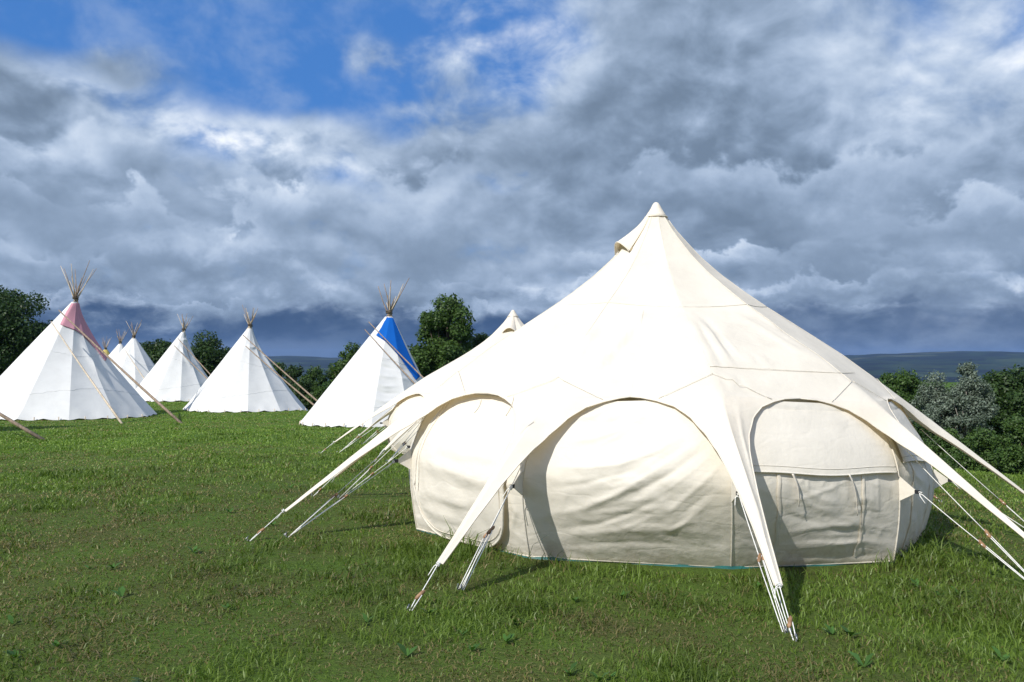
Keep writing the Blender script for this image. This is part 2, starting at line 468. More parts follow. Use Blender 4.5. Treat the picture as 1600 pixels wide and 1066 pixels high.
    def surf(k, U, V, offn=0.0, fold=True):
        """point on wall panel k at u (k->k+1), v (bottom->top)"""
        cA = wcorner(k, nv); cB = wcorner(k + 1, nv); vv = np.linspace(0, 1, nv)
        A = np.stack([np.interp(V, vv, cA[:, i]) for i in range(3)], -1); B = np.stack([np.interp(V, vv, cB[:, i]) for i in range(3)], -1)
        P = A + (B - A) * U[..., None]
        n = (dirs[k % NS] + dirs[(k + 1) % NS]); n /= np.linalg.norm(n)
        prof = .01 + .068 * np.sin(np.pi * np.clip(V, 0, 1) ** .9) ** .9
        prof = prof + np.interp(V, [.8, 1], [0, .02]) - (np.interp(V, [.45, .85, 1], [0, .10, .11]) if k % NS in (8, 9) else 0)
        P = P + n * (np.sin(np.pi * U) ** .8 * prof * sxy)[..., None]
        if full and fold:
            D = fold_disp(proj(P), folds.get(k % NS, []))
            fade = np.clip(np.minimum(U, 1 - U) / .05, 0, 1) * np.clip(V / .05, 0, 1)
            nz = fbm(U * 4 + 7 * k, V * 9 + U * 3, 3, seed + k) - .5
            nz2 = np.abs(fbm(U * 7 + 3 * k + V * 5, V * 4 - U * 4, 2, seed + k + 20) - .5)
            P = P + n * (fade * (D + .022 * nz - .02 * nz2))[..., None]
        return P + n * (np.asarray(offn)[..., None] if not np.isscalar(offn) else offn), n
    for k in range(NS):
        U, V = np.meshgrid(np.linspace(0, 1, nu), np.linspace(0, 1, nv))
        P, n = surf(k, U, V)
        w = MB(); w.grid(P)
        # bottom hem roll
        w.tube(P[0] + np.array([0, 0, .012]) + n * .004, .009, 6)
        wp = w.build('wall_panel', M['wallcanvas'], root)
        panels[k] = wp
        if full:
            pl = MB(); cr = wcorner(k, nv); pl.tube(cr[: int(nv * .97)] + dirs[k] * .004, .006, 5); pl.build('corner_piping', M['wallcanvas'], root)
    # overlays ------------------------------------------------
    doors = over.get('doors', []); wins = over.get('wins', [])
    for k in doors:
        nU, nV = (48, 40) if full else (16, 14)
        s = np.linspace(0, 1, nU); u0, u1 = .10, .90
        rad = .30
        vb = np.array([.015 + .30 * (1 - math.sqrt(max(0, 1 - (max(0, abs(q - .5) - (.5 - rad)) / rad) ** 2))) for q in s])
        t = np.linspace(0, 1, nV)
        U = np.broadcast_to((u0 + (u1 - u0) * s)[None], (nV, nU)).copy(); V = vb[None] + (.97 - vb[None]) * t[:, None]
        edge = np.minimum(np.minimum(s, 1 - s)[None] * 8, t[:, None] * 8).clip(0, 1)
        P, n = surf(k, U, V, .016 + .012 * edge + .035 * (1 - t[:, None]) ** 4)
        f = MB(); f.grid(P)
        rim = np.concatenate([P[::-1, 0], P[0, 1:], P[1:, -1]]); f.tube(rim, .011, 6)
        # flat binding strip just inside the rim
        fl = f.build('door_flap', M['wallcanvas'], panels[k])
        st_ = MB()
        s2 = np.linspace(.045, .955, nU); vb2 = np.array([.055 + .29 * (1 - math.sqrt(max(0, 1 - (max(0, abs(q - .5) - (.5 - rad)) / rad) ** 2))) for q in s2])
        U2 = u0 + (u1 - u0) * s2; P2, _ = surf(k, U2, vb2, .056)
        vv2 = np.linspace(vb2[0], .95, 16); L1, _ = surf(k, np.full(16, U2[0]), vv2[::-1], np.interp(vv2[::-1], [0, .5], [.056, .0285])); L2, _ = surf(k, np.full(16, U2[-1]), vv2, np.interp(vv2, [0, .5], [.056, .0285]))
        st_.tube(np.concatenate([L1, P2, L2]), .0028, 4); st_.build('stitching', M['seam'], panels[k])
    for k, vlow, ua, ub in wins:
        nU, nV = (44, 24) if full else (12, 8)
        U, V = np.meshgrid(np.linspace(ua, ub, nU), np.linspace(vlow, .93, nV))
        V = V + (V < .99) * .012 * np.sin(U * 9) * (1 - (V - vlow) / (1 - vlow)) * .6
        P, n = surf(k, U, V, .003 + .028 * ((.93 - V) / (.93 - vlow)).clip(0, 1) ** .8, fold=False)
        P = P + n * (.006 * (fbm(U * 6, V * 6, 3, 5) - .5))[..., None]
        f = MB(); f.grid(P); f.tube(P[0], .007, 5); f.tube(P[2] + n * .002, .003, 4)
        f.build('window_flap', M['canvas'] if False else M['wallcanvas'], panels[k])
        if full:
            for us in (ua + .135, ub - .235):
                vs = np.linspace(.06, vlow + .02, 40); z = MB()
                w_ = .010; wav = .004 * np.sin(vs * 40) 
                Pa, n = surf(k, us - w_ + wav, vs, .007); Pb, _ = surf(k, us + w_ + wav, vs, .007); Pm, _ = surf(k, us + wav, vs, .012)
                z.grid(np.stack([Pa, Pm, Pb], 1)); z.build('zip_strip', M['canvas'], panels[k])
            if k == 1:
                for us, ln in ((.30, .17), (.63, .22)):
                    vs = np.linspace(vlow, vlow - ln, 18); z = MB(); cx = us + .012 * np.sin(np.linspace(0, 3.2, 18)) + np.linspace(0, .05, 18) * (1 if us > .5 else .6)
                    wd = np.linspace(.006, .012, 18) * np.linspace(1.2, .3, 18)
                    Pa, n = surf(k, cx - wd, vs, .040); Pb, _ = surf(k, cx + wd, vs, .034); z.grid(np.stack([Pa, Pb], 1)); z.build('tie', M['canvas'], panels[k], solid=.003)
    if full:
        for (x0, y0, x1, y1) in ((752, 624, 741, 645), (803, 619, 790, 650)):
            z = MB(); q = []
            for t in np.linspace(0, 1, 10):
                q.append(at_depth(x0 + (x1 - x0) * t + 2.5 * math.sin(t * 3), y0 + (y1 - y0) * t, C[1] - 2.46))
            z.tube(q, .004, 5); z.build('tie', M['canvas'], root)
        # maker's tab: small pale green label on the roof by the right rear arm
        c_ = at_depth(1330, 581, ridge(2, [2.05])[0][1] - .02)
    # tabs, guy ropes
    for k in range(NS):
        b, h, w2 = RO[k][4:7]; t_ = RO[k][3]
        vv = np.linspace(0, 1, nv); cr = wcorner(k, nv); zc = cr[:, 2]
        iH = int(np.argmin(abs(np.interp(vv, np.linspace(0, 1, len(CR)), CZ) - .66)))
        H = cr[iH] + dirs[k] * .005; tip = H + dirs[k] * .13 * sxy + np.array([0, 0, -.01])
        tb = MB(); up = np.array([0, 0, .1 * szz]); tg = np.array([-dirs[k][1], dirs[k][0], 0]) * .005
        tb.add([H + up + tg, H - up + tg, tip - np.array([0, 0, .012]) + tg * .5, tip + np.array([0, 0, .012]) + tg * .5, H + up - tg, H - up - tg, tip - np.array([0, 0, .012]) - tg * .5, tip + np.array([0, 0, .012]) - tg * .5],
               [(0, 1, 2, 3), (7, 6, 5, 4), (0, 3, 7, 4), (1, 5, 6, 2), (3, 2, 6, 7), (0, 4, 5, 1)])
        tbo = tb.build('tab', M['wallcanvas'], root, smooth=False)
        bk = MB(); dtp = dirs[k]; bk.box(tip + dtp * .018, (dtp, tg / .005, np.array([0, 0, 1.])), (.045, .02, .03)); bk.build('buckle', M['buckle'], tbo, smooth=False)
        sp = canon(k, 3.75, 0) + w2; sp[2] = gnd(sp) - .03
        tp = canon(k, 4.11, 0) + t_; tp[2] = gnd(tp) - .03
        armtip = ridge(k, [RTIP])[0]
        under = ridge(k, [2.62])[0] - np.array([0, 0, .17])
        lat = np.array([-dirs[k][1], dirs[k][0], 0])
        def rope(p, q, f, knot=False, tail=False):
            p = np.array(p); q = np.array(q); r = MB(); R_ = .0036 if full else .0045
            sl = p + (q - p) * f; L = np.linalg.norm(q - p)
            sagp = [p + (sl - p) * t - np.array([0, 0, .012 * L * math.sin(t * math.pi) * .3]) for t in np.linspace(0, 1, 6)]
            r.tube(sagp, R_, 6)
            d = (q - p) / L; sd = np.cross(d, [0, 0, 1.]); sd /= np.linalg.norm(sd)
            sw = .016
            r.tube([sl + sd * sw, q + sd * .006], R_, 6); r.tube([sl - sd * sw, q - sd * .006], R_, 6)
            if knot:
                th = np.linspace(0, 2 * math.pi * 2, 26)
                upv = np.cross(sd, d)
                r.tube([p + d * .012 * x / 6 + sd * .012 * math.cos(x) + upv * .012 * math.sin(x) for x in th], R_ * 1.2, 5)
                r.tube([p, p + sd * .03 + d * .03 - upv * .01, p + sd * .045 + d * .08 - np.array([0, 0, .03])], R_, 5)
            ro = r.build('guy_rope', M['rope'], root)
            pg = MB(); pg.tube([q - d * .02 + np.array([0, 0, -.03]), q + np.array([0, 0, .03]) - d * .012, q + np.array([0, 0, .055]) - d * .02, q + np.array([0, 0, .05]) + d * .01], .006, 6); pg.build('peg', M['peg'], ro)
            tg_ = MB(); upv = np.cross(sd, d)
            ax2 = d * .92 + sd * .38; ax2 /= np.linalg.norm(ax2); ay2 = np.cross(upv, ax2)
            pts = np.array([sl + ax2 * s_ for s_ in np.linspace(-.042, .042, 7)])
            tg_.tube(pts, np.array([.006, .013, .014, .0135, .014, .013, .006]), 8); tg_.build('toggle', M['toggle'], ro)
            return ro
        rope(armtip, tp, .62, knot=True)
        if full or k in (NS - 1, 0, 1, NS - 2, NS - 3):
            rope(tip + dirs[k] * .03, sp, .47 + .02 * (k % 3), knot=full)
            rope(under + lat * .0, sp + lat * .03, .62 + .02 * (k % 2))
    # groundsheet
    gs = MB(); ring = []
    for k in range(NS):
        for t in np.linspace(0, 1, 8, endpoint=False):
            p = wcorner(k, nv)[0] * (1 - t) + wcorner(k + 1, nv)[0] * t
            rd = p - base3; rd[2] = 0; rd /= np.linalg.norm(rd)
            e = .012 + .012 * math.sin(11 * t + k * 2)
            ring.append([p - rd * .5 + [0, 0, .02], p + rd * e + [0, 0, .012 + .01 * math.sin(t * 17 + k)], p + rd * (e + .01) + [0, 0, -.02]])
    ring.append(ring[0]); gs.grid(np.array(ring)); gs.build('groundsheet', M['teal'], root)
    rebase(root, (C[0], C[1], g0))
    return root

def crop(px0, py0, s, pts): return [(px0 + x * s, py0 + y * s) for x, y in pts]
c5 = lambda *p: crop(780, 540, 460 / 1362, p)
c4 = lambda *p: crop(360, 560, 500 / 1332, p)
c7 = lambda *p: crop(860, 300, .3, p)
c6 = lambda *p: crop(1120, 540, 480 / 1332, p)
FOLDS = {
 0: [ (c5((210, 560), (400, 565), (560, 545), (740, 480), (900, 390)), 7, .022),
      (c5((215, 790), (400, 750), (560, 680), (700, 600), (960, 430)), 8, .024),
      (c5((230, 660), (400, 640), (560, 600), (700, 545)), 6, -.014),
      (c5((290, 450), (430, 430), (560, 390), (700, 310)), 6, .017),
      (c5((330, 340), (430, 325), (520, 285)), 5, .012), (c5((420, 400), (540, 350), (620, 290)), 5, -.010),
      (c5((500, 720), (640, 680), (800, 590), (1000, 440)), 7, -.015), (c5((240, 850), (450, 830), (620, 770), (760, 700)), 7, -.012),
      (c5((260, 890), (500, 860), (780, 850), (1050, 880)), 9, .016), (c5((240, 930), (600, 910), (1000, 930)), 6, -.010),
      (c5((640, 840), (800, 760), (960, 620), (1050, 520)), 6, .010), (c5((720, 900), (860, 820), (1000, 700)), 5, .008),
      (c5((420, 640), (520, 610), (600, 612)), 3, .006) ],
 9: [ (c4((830, 350), (950, 370), (1060, 400), (1200, 400)), 5, .012), (c4((810, 420), (900, 450), (1010, 500), (1130, 530), (1190, 520)), 5, .016),
      (c4((800, 470), (900, 520), (1010, 560), (1120, 570)), 4, -.012), (c4((800, 530), (880, 580), (1000, 610), (1100, 600)), 5, .015),
      (c4((860, 400), (960, 430), (1080, 450), (1180, 460)), 4, -.010), (c4((870, 290), (960, 310), (1100, 330)), 5, .008),
      (c4((900, 240), (1010, 255), (1180, 280)), 4, .007), (c4((850, 330), (1000, 350), (1190, 350)), 4, -.007),
      (c4((800, 600), (880, 650), (980, 680), (1080, 670)), 6, .013), (c4((840, 690), (930, 720), (1060, 730)), 5, .010),
      (c4((745, 500), (790, 560), (800, 600)), 4, .008), (c4((735, 600), (760, 590), (800, 580)), 3, .007), (c4((1150, 560), (1190, 640), (1170, 720)), 4, .008),
      (c4((740, 660), (770, 650), (800, 650)), 3, -.006) ],
 1: [ (c6((250, 700), (380, 660), (500, 620), (600, 560)), 4, .008), (c6((260, 820), (420, 790), (600, 770), (760, 800)), 6, .012),
      (c6((300, 730), (400, 760), (520, 760)), 4, -.008), (c6((560, 700), (640, 660), (700, 680)), 4, .007), (c6((270, 880), (450, 870), (640, 850), (780, 870)), 7, .014),
      (c6((410, 490), (400, 540), (360, 600)), 3, .005), (c6((540, 490), (480, 560), (440, 640)), 3, .005), (c6((330, 640), (420, 700), (560, 740)), 3, .006),
      (c6((690, 480), (700, 620), (700, 760)), 4, .006), (c6((250, 920), (500, 915), (740, 905)), 5, -.010) ],
 2: [ (c6((820, 480), (850, 560), (900, 600)), 5, .020), (c6((830, 420), (870, 480), (940, 560)), 5, -.012), (c6((790, 430), (830, 560), (870, 620)), 4, .016), (c6((700, 260), (780, 300), (860, 400)), 4, .010), (c6((740, 260), (820, 330), (880, 420)), 3, -.007) ],
 'roof': [ (c7((270, 670), (180, 790), (80, 930), (20, 1010)), 3.5, .013), (c7((495, 615), (400, 740), (290, 860), (160, 1010)), 4.5, .017),
      (c7((420, 770), (310, 900), (200, 1010)), 3.5, -.010), (c7((430, 920), (330, 980), (230, 1060)), 3.5, .011),
      (c7((720, 610), (760, 720), (830, 860), (880, 930)), 3, .012), (c7((745, 640), (830, 740), (900, 840), (960, 940)), 4, .016), (c7((780, 640), (860, 720), (950, 860), (985, 935)), 3, -.010),
      (c7((900, 760), (960, 840), (1000, 930)), 2.6, .008), (c7((1000, 830), (1040, 880), (1060, 935)), 2.6, .007), (c7((1080, 830), (1120, 900), (1140, 935)), 2.5, .007),
      (c7((930, 620), (1080, 700), (1300, 840)), 4, .008), (c7((1060, 640), (1250, 740), (1460, 880)), 4, -.008), (c7((1130, 740), (1300, 830), (1460, 900)), 3, .006),
      (c7((930, 945), (950, 1000), (970, 1060)), 3, .012), (c7((970, 945), (990, 1000), (1000, 1060)), 2.5, -.008), (c7((1050, 960), (1020, 1010), (1000, 1055)), 2.8, .010), (c7((1110, 960), (1080, 1010), (1050, 1055)), 2.8, .010),
      (c7((1160, 950), (1140, 1010), (1090, 1055)), 2.8, .009), (c7((1210, 960), (1170, 1010), (1130, 1055)), 2.6, .007),
      ([(1125, 620), (1150, 700), (1185, 800), (1212, 910)], 3, .006),
      ([(1150, 620), (1160, 680), (1180, 760)], 2.5, .006), ([(700, 560), (740, 530), (800, 490)], 4, .006), ([(940, 600), (900, 560), (890, 540)], 4, .006) ],
}
def more(base, n, seed, wr, ar):
    q = random.Random(seed); out = []
    for i in range(n):
        A = q.choice(base); B = q.choice(base); t = q.random()
        fa = np.array(A[0], float); fb_ = np.array(B[0], float); m_ = 5
        ga = np.array([[np.interp(x, np.linspace(0, 1, len(fa)), fa[:, j]) for j in (0, 1)] for x in np.linspace(0, 1, m_)])
        gb = np.array([[np.interp(x, np.linspace(0, 1, len(fb_)), fb_[:, j]) for j in (0, 1)] for x in np.linspace(0, 1, m_)])
        g = ga * (1 - t) + gb * t; a, b = sorted((q.random(), q.random()))
        if b - a < .35: a, b = max(0, a - .2), min(1, b + .25)
        g = np.array([[np.interp(x, np.linspace(0, 1, m_), g[:, j]) for j in (0, 1)] for x in np.linspace(a, b, m_)]) + np.array([q.uniform(-8, 8), q.uniform(-10, 10)])
        out.append((g.tolist(), q.uniform(*wr), q.uniform(*ar) * q.choice((1, 1, -1))))
    return out
for k_, n_ in ((0, 26), (9, 26), (1, 18), (2, 6)):
    b_ = FOLDS[k_]
    FOLDS[k_] = [(p_, w_ * .8, a_ * (1.35 if k_ == 9 else .95)) for p_, w_, a_ in b_] + more(b_, n_, 5 + k_, (1.6, 3.4), (.003, .008))
FOLDS['roof'] = [(p_, w_ * .9, a_ * 2.1) for p_, w_, a_ in FOLDS['roof']]
OVER = {'apex': (0.02, 0, 0), 'hood': -160, 'doors': [9], 'wins': [(1, .545, .10, .97), (2, .60, .05, .8)],
  (9, 'B'): ('g', 652, 828), (0, 'B'): ('g', 828, 872), (1, 'B'): ('g', 1142, 888), (2, 'B'): ('g', 1395, 879),
  (9, 'H'): ('d', 630, 716), (0, 'H'): ('d', 807, 755), (1, 'H'): ('d', 1148, 765), (2, 'H'): ('d', 1419, 765), (3, 'H'): ('d', 1474, 752),
  (0, 'U'): ('d', 950, 473), (1, 'U'): ('d', 1065, 480), (2, 'U'): ('d', 1167, 476),
  (0, 'S'): ('d', 868, 602), (1, 'S'): ('d', 1117, 594), (2, 'S'): ('d', 1342, 606),
  (9, 'T'): ('g', 385, 845), (0, 'T'): ('g', 637, 955), (1, 'T'): ('g', 1245, 1003),
  (9, 'W'): ('g', 445, 838), (0, 'W'): ('g', 714, 922), (1, 'W'): ('g', 1228, 990)}
t1 = belle_tent(TC, A0, 1, 1, OVER, FOLDS, 3, True)
tag(t1, 'large cream canvas bell tent with arched eaves and long guyed arms, filling the right foreground', 'tent', 'cream bell tents')
t2 = belle_tent((.02, 17.2), -128, .95, .856, {'hood': -100, 'doors': [8, 9], 'wins': []}, {}, 5, False)
tag(t2, 'farther cream bell tent mostly hidden behind the large one, showing its peak and left arms', 'tent', 'cream bell tents')

# ------------------------------------------------------------------ tipis
def inside_poly(P, poly):
    x, y = P[..., 0], P[..., 1]; r = np.zeros(x.shape, bool); n = len(poly); j = n - 1
    for i in range(n):
        xi, yi = poly[i]; xj, yj = poly[j]
        c = ((yi > y) != (yj > y)) & (x < (xj - xi) * (y - yi) / (yj - yi + 1e-12) + xi); r ^= c; j = i
    return r

def tipi(label, apx, bx, d, rpx, poles_above, flap=None, flapmat=None, fpoles=(), rot=0., npole=13, gap=.07, creases=(), topmat=None, seed=1, spread=.27, conc=.0):
    rn = random.Random(seed); nr = np.random.default_rng(seed)
    root = empty('tipi')
    cx = (bx - 800) / FPX * d; R = rpx / FPX * d; c = np.array([cx, d]); g0 = float(gz(cx, d))
    ap = at_depth(apx[0], apx[1], d + .1); ap[2] = max(ap[2], g0 + 2)
    H = ap[2] - g0
    az = [math.radians(rot) + 2 * math.pi * k / npole for k in range(npole)]
    foot = []
    for x in az:
        p = np.array([cx + R * math.cos(x), d + R * math.sin(x), 0]); p[2] = float(gz(p[0], p[1])); foot.append(p)
    # cover : facets between poles
    ms, nt_ = 10, 90
    ts = np.linspace(.012, 1, nt_) ; G = np.zeros((nt_, npole * ms + 1, 3))
    for k in range(npole):
        A, B = foot[k], foot[(k + 1) % npole]
        for j in range(ms):
            u = j / ms; b = A + (B - A) * u
            inw = np.array([cx, d, b[2]]) - b; inw /= np.linalg.norm(inw)
            sg = math.sin(u * math.pi)
            ph = (k * 1.7) % 3
            lift = gap * (1 - .9 * abs(math.sin(u * math.pi * 2 + ph)))
            for i, t in enumerate(ts):
                p = ap + (b - ap) * t + inw * (.035 * sg * t) 
                if t > .9: p[2] += lift * (t - .9) / .1
                # width at the top where the cover wraps the poles
                rad = .11
                dirv = -inw; p = p + dirv * rad * (1 - t) * .9 + inw * conc * max(0, -inw[0]) * math.sin(math.pi * min(1, t ** .7))
                G[i, k * ms + j] = p
    G[:, -1] = G[:, 0]
    nz = fbm(np.linspace(0, 20, G.shape[1])[None] * np.ones((nt_, 1)), ts[:, None] * 9 * np.ones((1, G.shape[1])), 3, seed) - .5
    outd = G - np.array([cx, d, 0])[None, None]; outd[..., 2] = 0; outd /= np.linalg.norm(outd, axis=-1, keepdims=True) + 1e-9
    P2 = proj(G); facing = outd[..., 1] < .25
    D = fold_disp(P2, [(q, w * 1.1, a_ * 1.5) for q, w, a_ in creases]) * facing
    G = G + outd * (nz * .03 * ts[:, None] + D)[..., None]
    G[:, -1] = G[:, 0]
    m = MB()
    for k in range(npole): m.grid(G[:, k * ms:(k + 1) * ms + 1])
    cov = m.build('cover', M['white'], root)
    if flap is not None:
        # flap cut from the fine surface, raised off it
        def fine(G, s):
            a, b = G.shape[:2]
            I = np.linspace(0, a - 1, (a - 1) * s + 1); J = np.linspace(0, b - 1, (b - 1) * s + 1)
            i0 = np.minimum(I.astype(int), a - 2); j0 = np.minimum(J.astype(int), b - 2); fi = (I - i0)[:, None, None]; fj = (J - j0)[None, :, None]
            g = lambda i, j: G[i][:, j]
            return (g(i0, j0) * (1 - fi) + g(i0 + 1, j0) * fi) * (1 - fj) + (g(i0, j0 + 1) * (1 - fi) + g(i0 + 1, j0 + 1) * fi) * fj
        for poly, mt in [(flap, flapmat)]:
            Gf = fine(G, 3); of = fine(outd, 3); Gf = Gf + of * .035
            pf = proj(Gf); c4_ = (pf[:-1, :-1] + pf[1:, :-1] + pf[1:, 1:] + pf[:-1, 1:]) / 4
            ok = inside_poly(c4_, poly) & (of[:-1, :-1, 1] < .35)
            ids = np.argwhere(ok); b = Gf.shape[1]
            used = {}; V = []; F = []
            for i, j in ids:
                q = []
                for (a1, b1) in ((i, j), (i, j + 1), (i + 1, j + 1), (i + 1, j)):
                    key = (a1, b1)
                    if key not in used: used[key] = len(V); V.append(Gf[a1, b1])
                    q.append(used[key])
                F.append(q)
            if F:
                o = mesh_np('smoke_flap', np.array(V), F, M[mt], root); md = o.modifiers.new('thickness', 'SOLIDIFY'); md.thickness = .02; md.offset = 0
    # lacing pins and hem pegs are too small to show; the poles
    top = (poles_above) / FPX * d
    for k in range(npole):
        f = foot[k] * 1.0; inw = np.array([cx, d, f[2]]) - f; inw /= np.linalg.norm(inw)
        f = f + inw * .03; f[2] -= .05
        cr = ap + np.array([rn.uniform(-.05, .05), rn.uniform(-.05, .05), rn.uniform(-.05, .05)]) - inw * .03
        dv = cr - f; L = np.linalg.norm(dv); dv /= L
        # the crossing spreads poles out the other side
        ln = top * (rn.uniform(.75, 1.05) if k % 2 else rn.uniform(.35, .8)) / max(dv[2], .3)
        out = dv * 1.0; out[:2] *= spread / .42; out[0] += rn.uniform(-.08, .08); out /= np.linalg.norm(out)
        bend = np.array([rn.uniform(-.03, .03), rn.uniform(-.03, .03), 0])
        pts = [f + (cr - f) * (1 - t_) + inw * (.05 * math.sin(math.pi * t_) + conc * max(0, -inw[0]) * math.sin(math.pi * min(1, t_ ** .7))) for t_ in np.linspace(1, 0, 9)] + [ cr + out * ln * .5 + bend, cr + out * ln]
        p = MB(); p.tube(pts, np.interp(np.arange(len(pts)), [0, len(pts) - 3, len(pts) - 1], [.042, .022, .010]), 6)
        p.build('pole', M['pole'] if rn.random() < .6 else M['palepole'], root)
    for tt_, sl_ in ((.44, .05), (.80, -.04)):
        sm_ = MB(); q = []
        for c_ in range(npole * ms + 1):
            ti = tt_ + sl_ * math.sin(c_ / (npole * ms) * 6.28 * 2); ii = min(nt_ - 1, int(ti * (nt_ - 1))); q.append(G[ii, c_] + outd[ii, c_] * .004)
        sm_.tube(q, .006, 4); sm_.build('seam', M['tipiseam'], root)
    bnd = MB(); bnd.tube([[ap[0] + .10 * math.cos(x), ap[1] + .10 * math.sin(x), ap[2] + .06 + .05 * x / 6] for x in np.linspace(0, 12, 30)], .022, 5); bnd.build('binding', M['bark'], root)
    for (x0, y0, x1, y1, thick, mt, back) in fpoles:
        tt = (y0 - apx[1]) / max(1, (H * FPX / d)); s0 = at_depth(x0, y0, d - back)
        e = ground_px(x1, y1); e[2] -= .05
        p = MB(); q = [s0 + (e - s0) * t + np.array([0, 0, -.04 * math.sin(t * math.pi)]) for t in np.linspace(0, 1, 7)]
        p.tube(q, np.linspace(.45, .95, 7) * thick, 7); p.build('flap_pole', M[mt], root)
    # pegs at the hem
    for k in range(npole):
        for u in (.33, .8):
            q = foot[k] + (foot[(k + 1) % npole] - foot[k]) * u
            if q[1] > d: continue
            o_ = np.array([q[0] - cx, q[1] - d, 0]); o_ /= np.linalg.norm(o_)
            p = MB(); p.tube([q + o_ * .05 + [0, 0, -.05], q + o_ * .01 + [0, 0, .13]], np.array([.012, .02]), 5); p.build('peg', M['palepole'], root)
    tag(root, label, 'tipi', 'white canvas tipis')
    rebase(root, (cx, d, g0))
    return root

tipi('white tipi with a dusty pink smoke flap, leftmost of the tipis in view', (118, 470), 99, 33.2, 136, 58,
     [[(112, 474), (104, 487), (94, 507), (118, 516), (128, 522), (150, 545), (165, 564), (168, 555), (150, 520), (135, 492), (124, 474)]][0], 'pink',
     [(80, 503, 192, 662, .045, 'palepole', 1.6), (92, 485, 285, 661, .055, 'pole', 1.2)], rot=-86, seed=11, conc=.42,
     creases=[(((126, 530), (140, 560), (175, 610), (215, 650)), 3, .05), (((60, 610), (125, 640), (150, 652)), 2, .015)])
tipi('white tipi with a bright blue smoke flap, just left of the round green tree', (608, 493), 583, 27.6, 113, 52,
     [[(604, 496), (596, 512), (588, 524), (602, 533), (613, 543), (625, 558), (640, 580), (650, 594), (656, 588), (640, 556), (625, 522), (614, 497)]][0], 'blue',
     [(576, 503, 752, 676, .032, 'pole', 1.0), (570, 515, 725, 676, .032, 'pole', 1.0)], rot=-52, npole=12, seed=23,
     creases=[(((575, 590), (600, 604), (625, 603)), 2, .03), (((570, 600), (600, 615), (628, 614)), 2, -.03), (((572, 575), (600, 588), (622, 590)), 2, .025), (((580, 565), (602, 574), (618, 577)), 2, -.025),
              (((568, 615), (600, 628), (630, 624)), 2, .025), (((620, 590), (635, 592), (650, 600)), 2, .02), (((620, 575), (632, 578), (645, 588)), 2, -.02), (((575, 552), (592, 560), (612, 563)), 2, .02)])
tipi('plain white tipi next to the blue-flapped one, two long flap poles leaning out right', (391, 512), 387, 38.5, 94, 34, None, None,
     [(380, 524, 524, 649, .045, 'pole', 1.0), (384, 541, 512, 649, .045, 'pole', 1.2)], conc=.28, rot=-72, seed=31, npole=12,
     creases=[(((398, 520), (415, 560), (450, 610)), 2, .03), (((385, 540), (395, 543), (400, 541)), 2, .04)])
tipi('white tipi with crumpled cloth near its top, in front of the wide dark tree', (287, 518), 278, 47.5, 72, 26, None, None,
     [(272, 540, 372, 636, .045, 'pole', 1.0), (278, 529, 375, 633, .045, 'pole', 1.0)], conc=.3, rot=-65, seed=41, npole=12,
     creases=[(((280, 535), (290, 560), (300, 575)), 2, .06), (((290, 535), (296, 555), (302, 575)), 1.5, -.05), (((283, 530), (300, 533)), 1.5, .05)])
tipi('narrow white tipi showing between the pink-flapped tipi and the one with crumpled cloth', (209, 528), 206, 54, 66, 24, None, None,
     [(196, 548, 252, 628, .045, 'palepole', 1.0), (166, 572, 232, 628, .045, 'pole', 1.6)], rot=-60, seed=51, npole=12)
tipi('small distant white tipi whose top shows just right of the yellow tip', (188, 537), 184, 61, 56, 22, None, None, [], rot=-70, seed=61, npole=12)
tipi('most distant tipi, only its yellow top showing behind the pink-flapped tipi', (165, 546), 162, 72, 46, 19,
     [(100, 540), (190, 540), (190, 575), (130, 575)], 'yellow', [], rot=-80, seed=71, npole=12)
tipi('tipi cut off by the left edge, only its long flap pole slanting into view', (-300, 330), -300, 21, 190, 70, None, None,
     [(-180, 533, 72, 687, .05, 'pole', 1.0)], rot=-80, seed=81, npole=12)

# ------------------------------------------------------------------ trees and bushes
def foliage(clumps, nleaf, size, cols, seed, flat=.8, surface=.55):
    """clumps: (k,4) centre+radius.  returns verts, tris(quads), tint"""
    r = np.random.default_rng(seed); cl = np.array(clumps); w = cl[:, 3] ** 2; w = w / w.sum()
    idx = r.choice(len(cl), nleaf, p=w); u = r.normal(size=(nleaf, 3)); u /= np.linalg.norm(u, axis=1)[:, None]
    rad = cl[idx, 3] * (surface + (1.04 - surface) * r.random(nleaf) ** .6)
    jit = 1 + .10 * r.normal(size=nleaf) + .16 * np.sin(u[:, 0] * 7 + idx) * np.sin(u[:, 2] * 6 + idx * 2)
    P = cl[idx, :3] + u * (rad * jit)[:, None] * np.array([1, 1, flat])
    n = u * .7 + r.normal(size=(nleaf, 3)) * .6; n[:, 2] += .35; n /= np.linalg.norm(n, axis=1)[:, None]
    a = np.cross(n, r.normal(size=(nleaf, 3))); a /= np.linalg.norm(a, axis=1)[:, None]; b = np.cross(n, a)
    s = size * (.55 + .9 * r.random(nleaf))[:, None]
    V = np.stack([P - a * s, P - b * s * .55 + n * s * .1, P + a * s, P + b * s * .55 + n * s * .1], 1).reshape(-1, 3)
    F = np.arange(nleaf * 4).reshape(-1, 4)
    c = np.array(cols); t = np.clip(r.random(nleaf) * .7 + .3 * (np.sin(idx * 2.4) * .5 + .5), 0, 1)[:, None]
    col = c[0] * (1 - t) + c[1] * t; col *= (.8 + .4 * r.random((nleaf, 1)))
    return V, F, np.repeat(col, 4, 0)

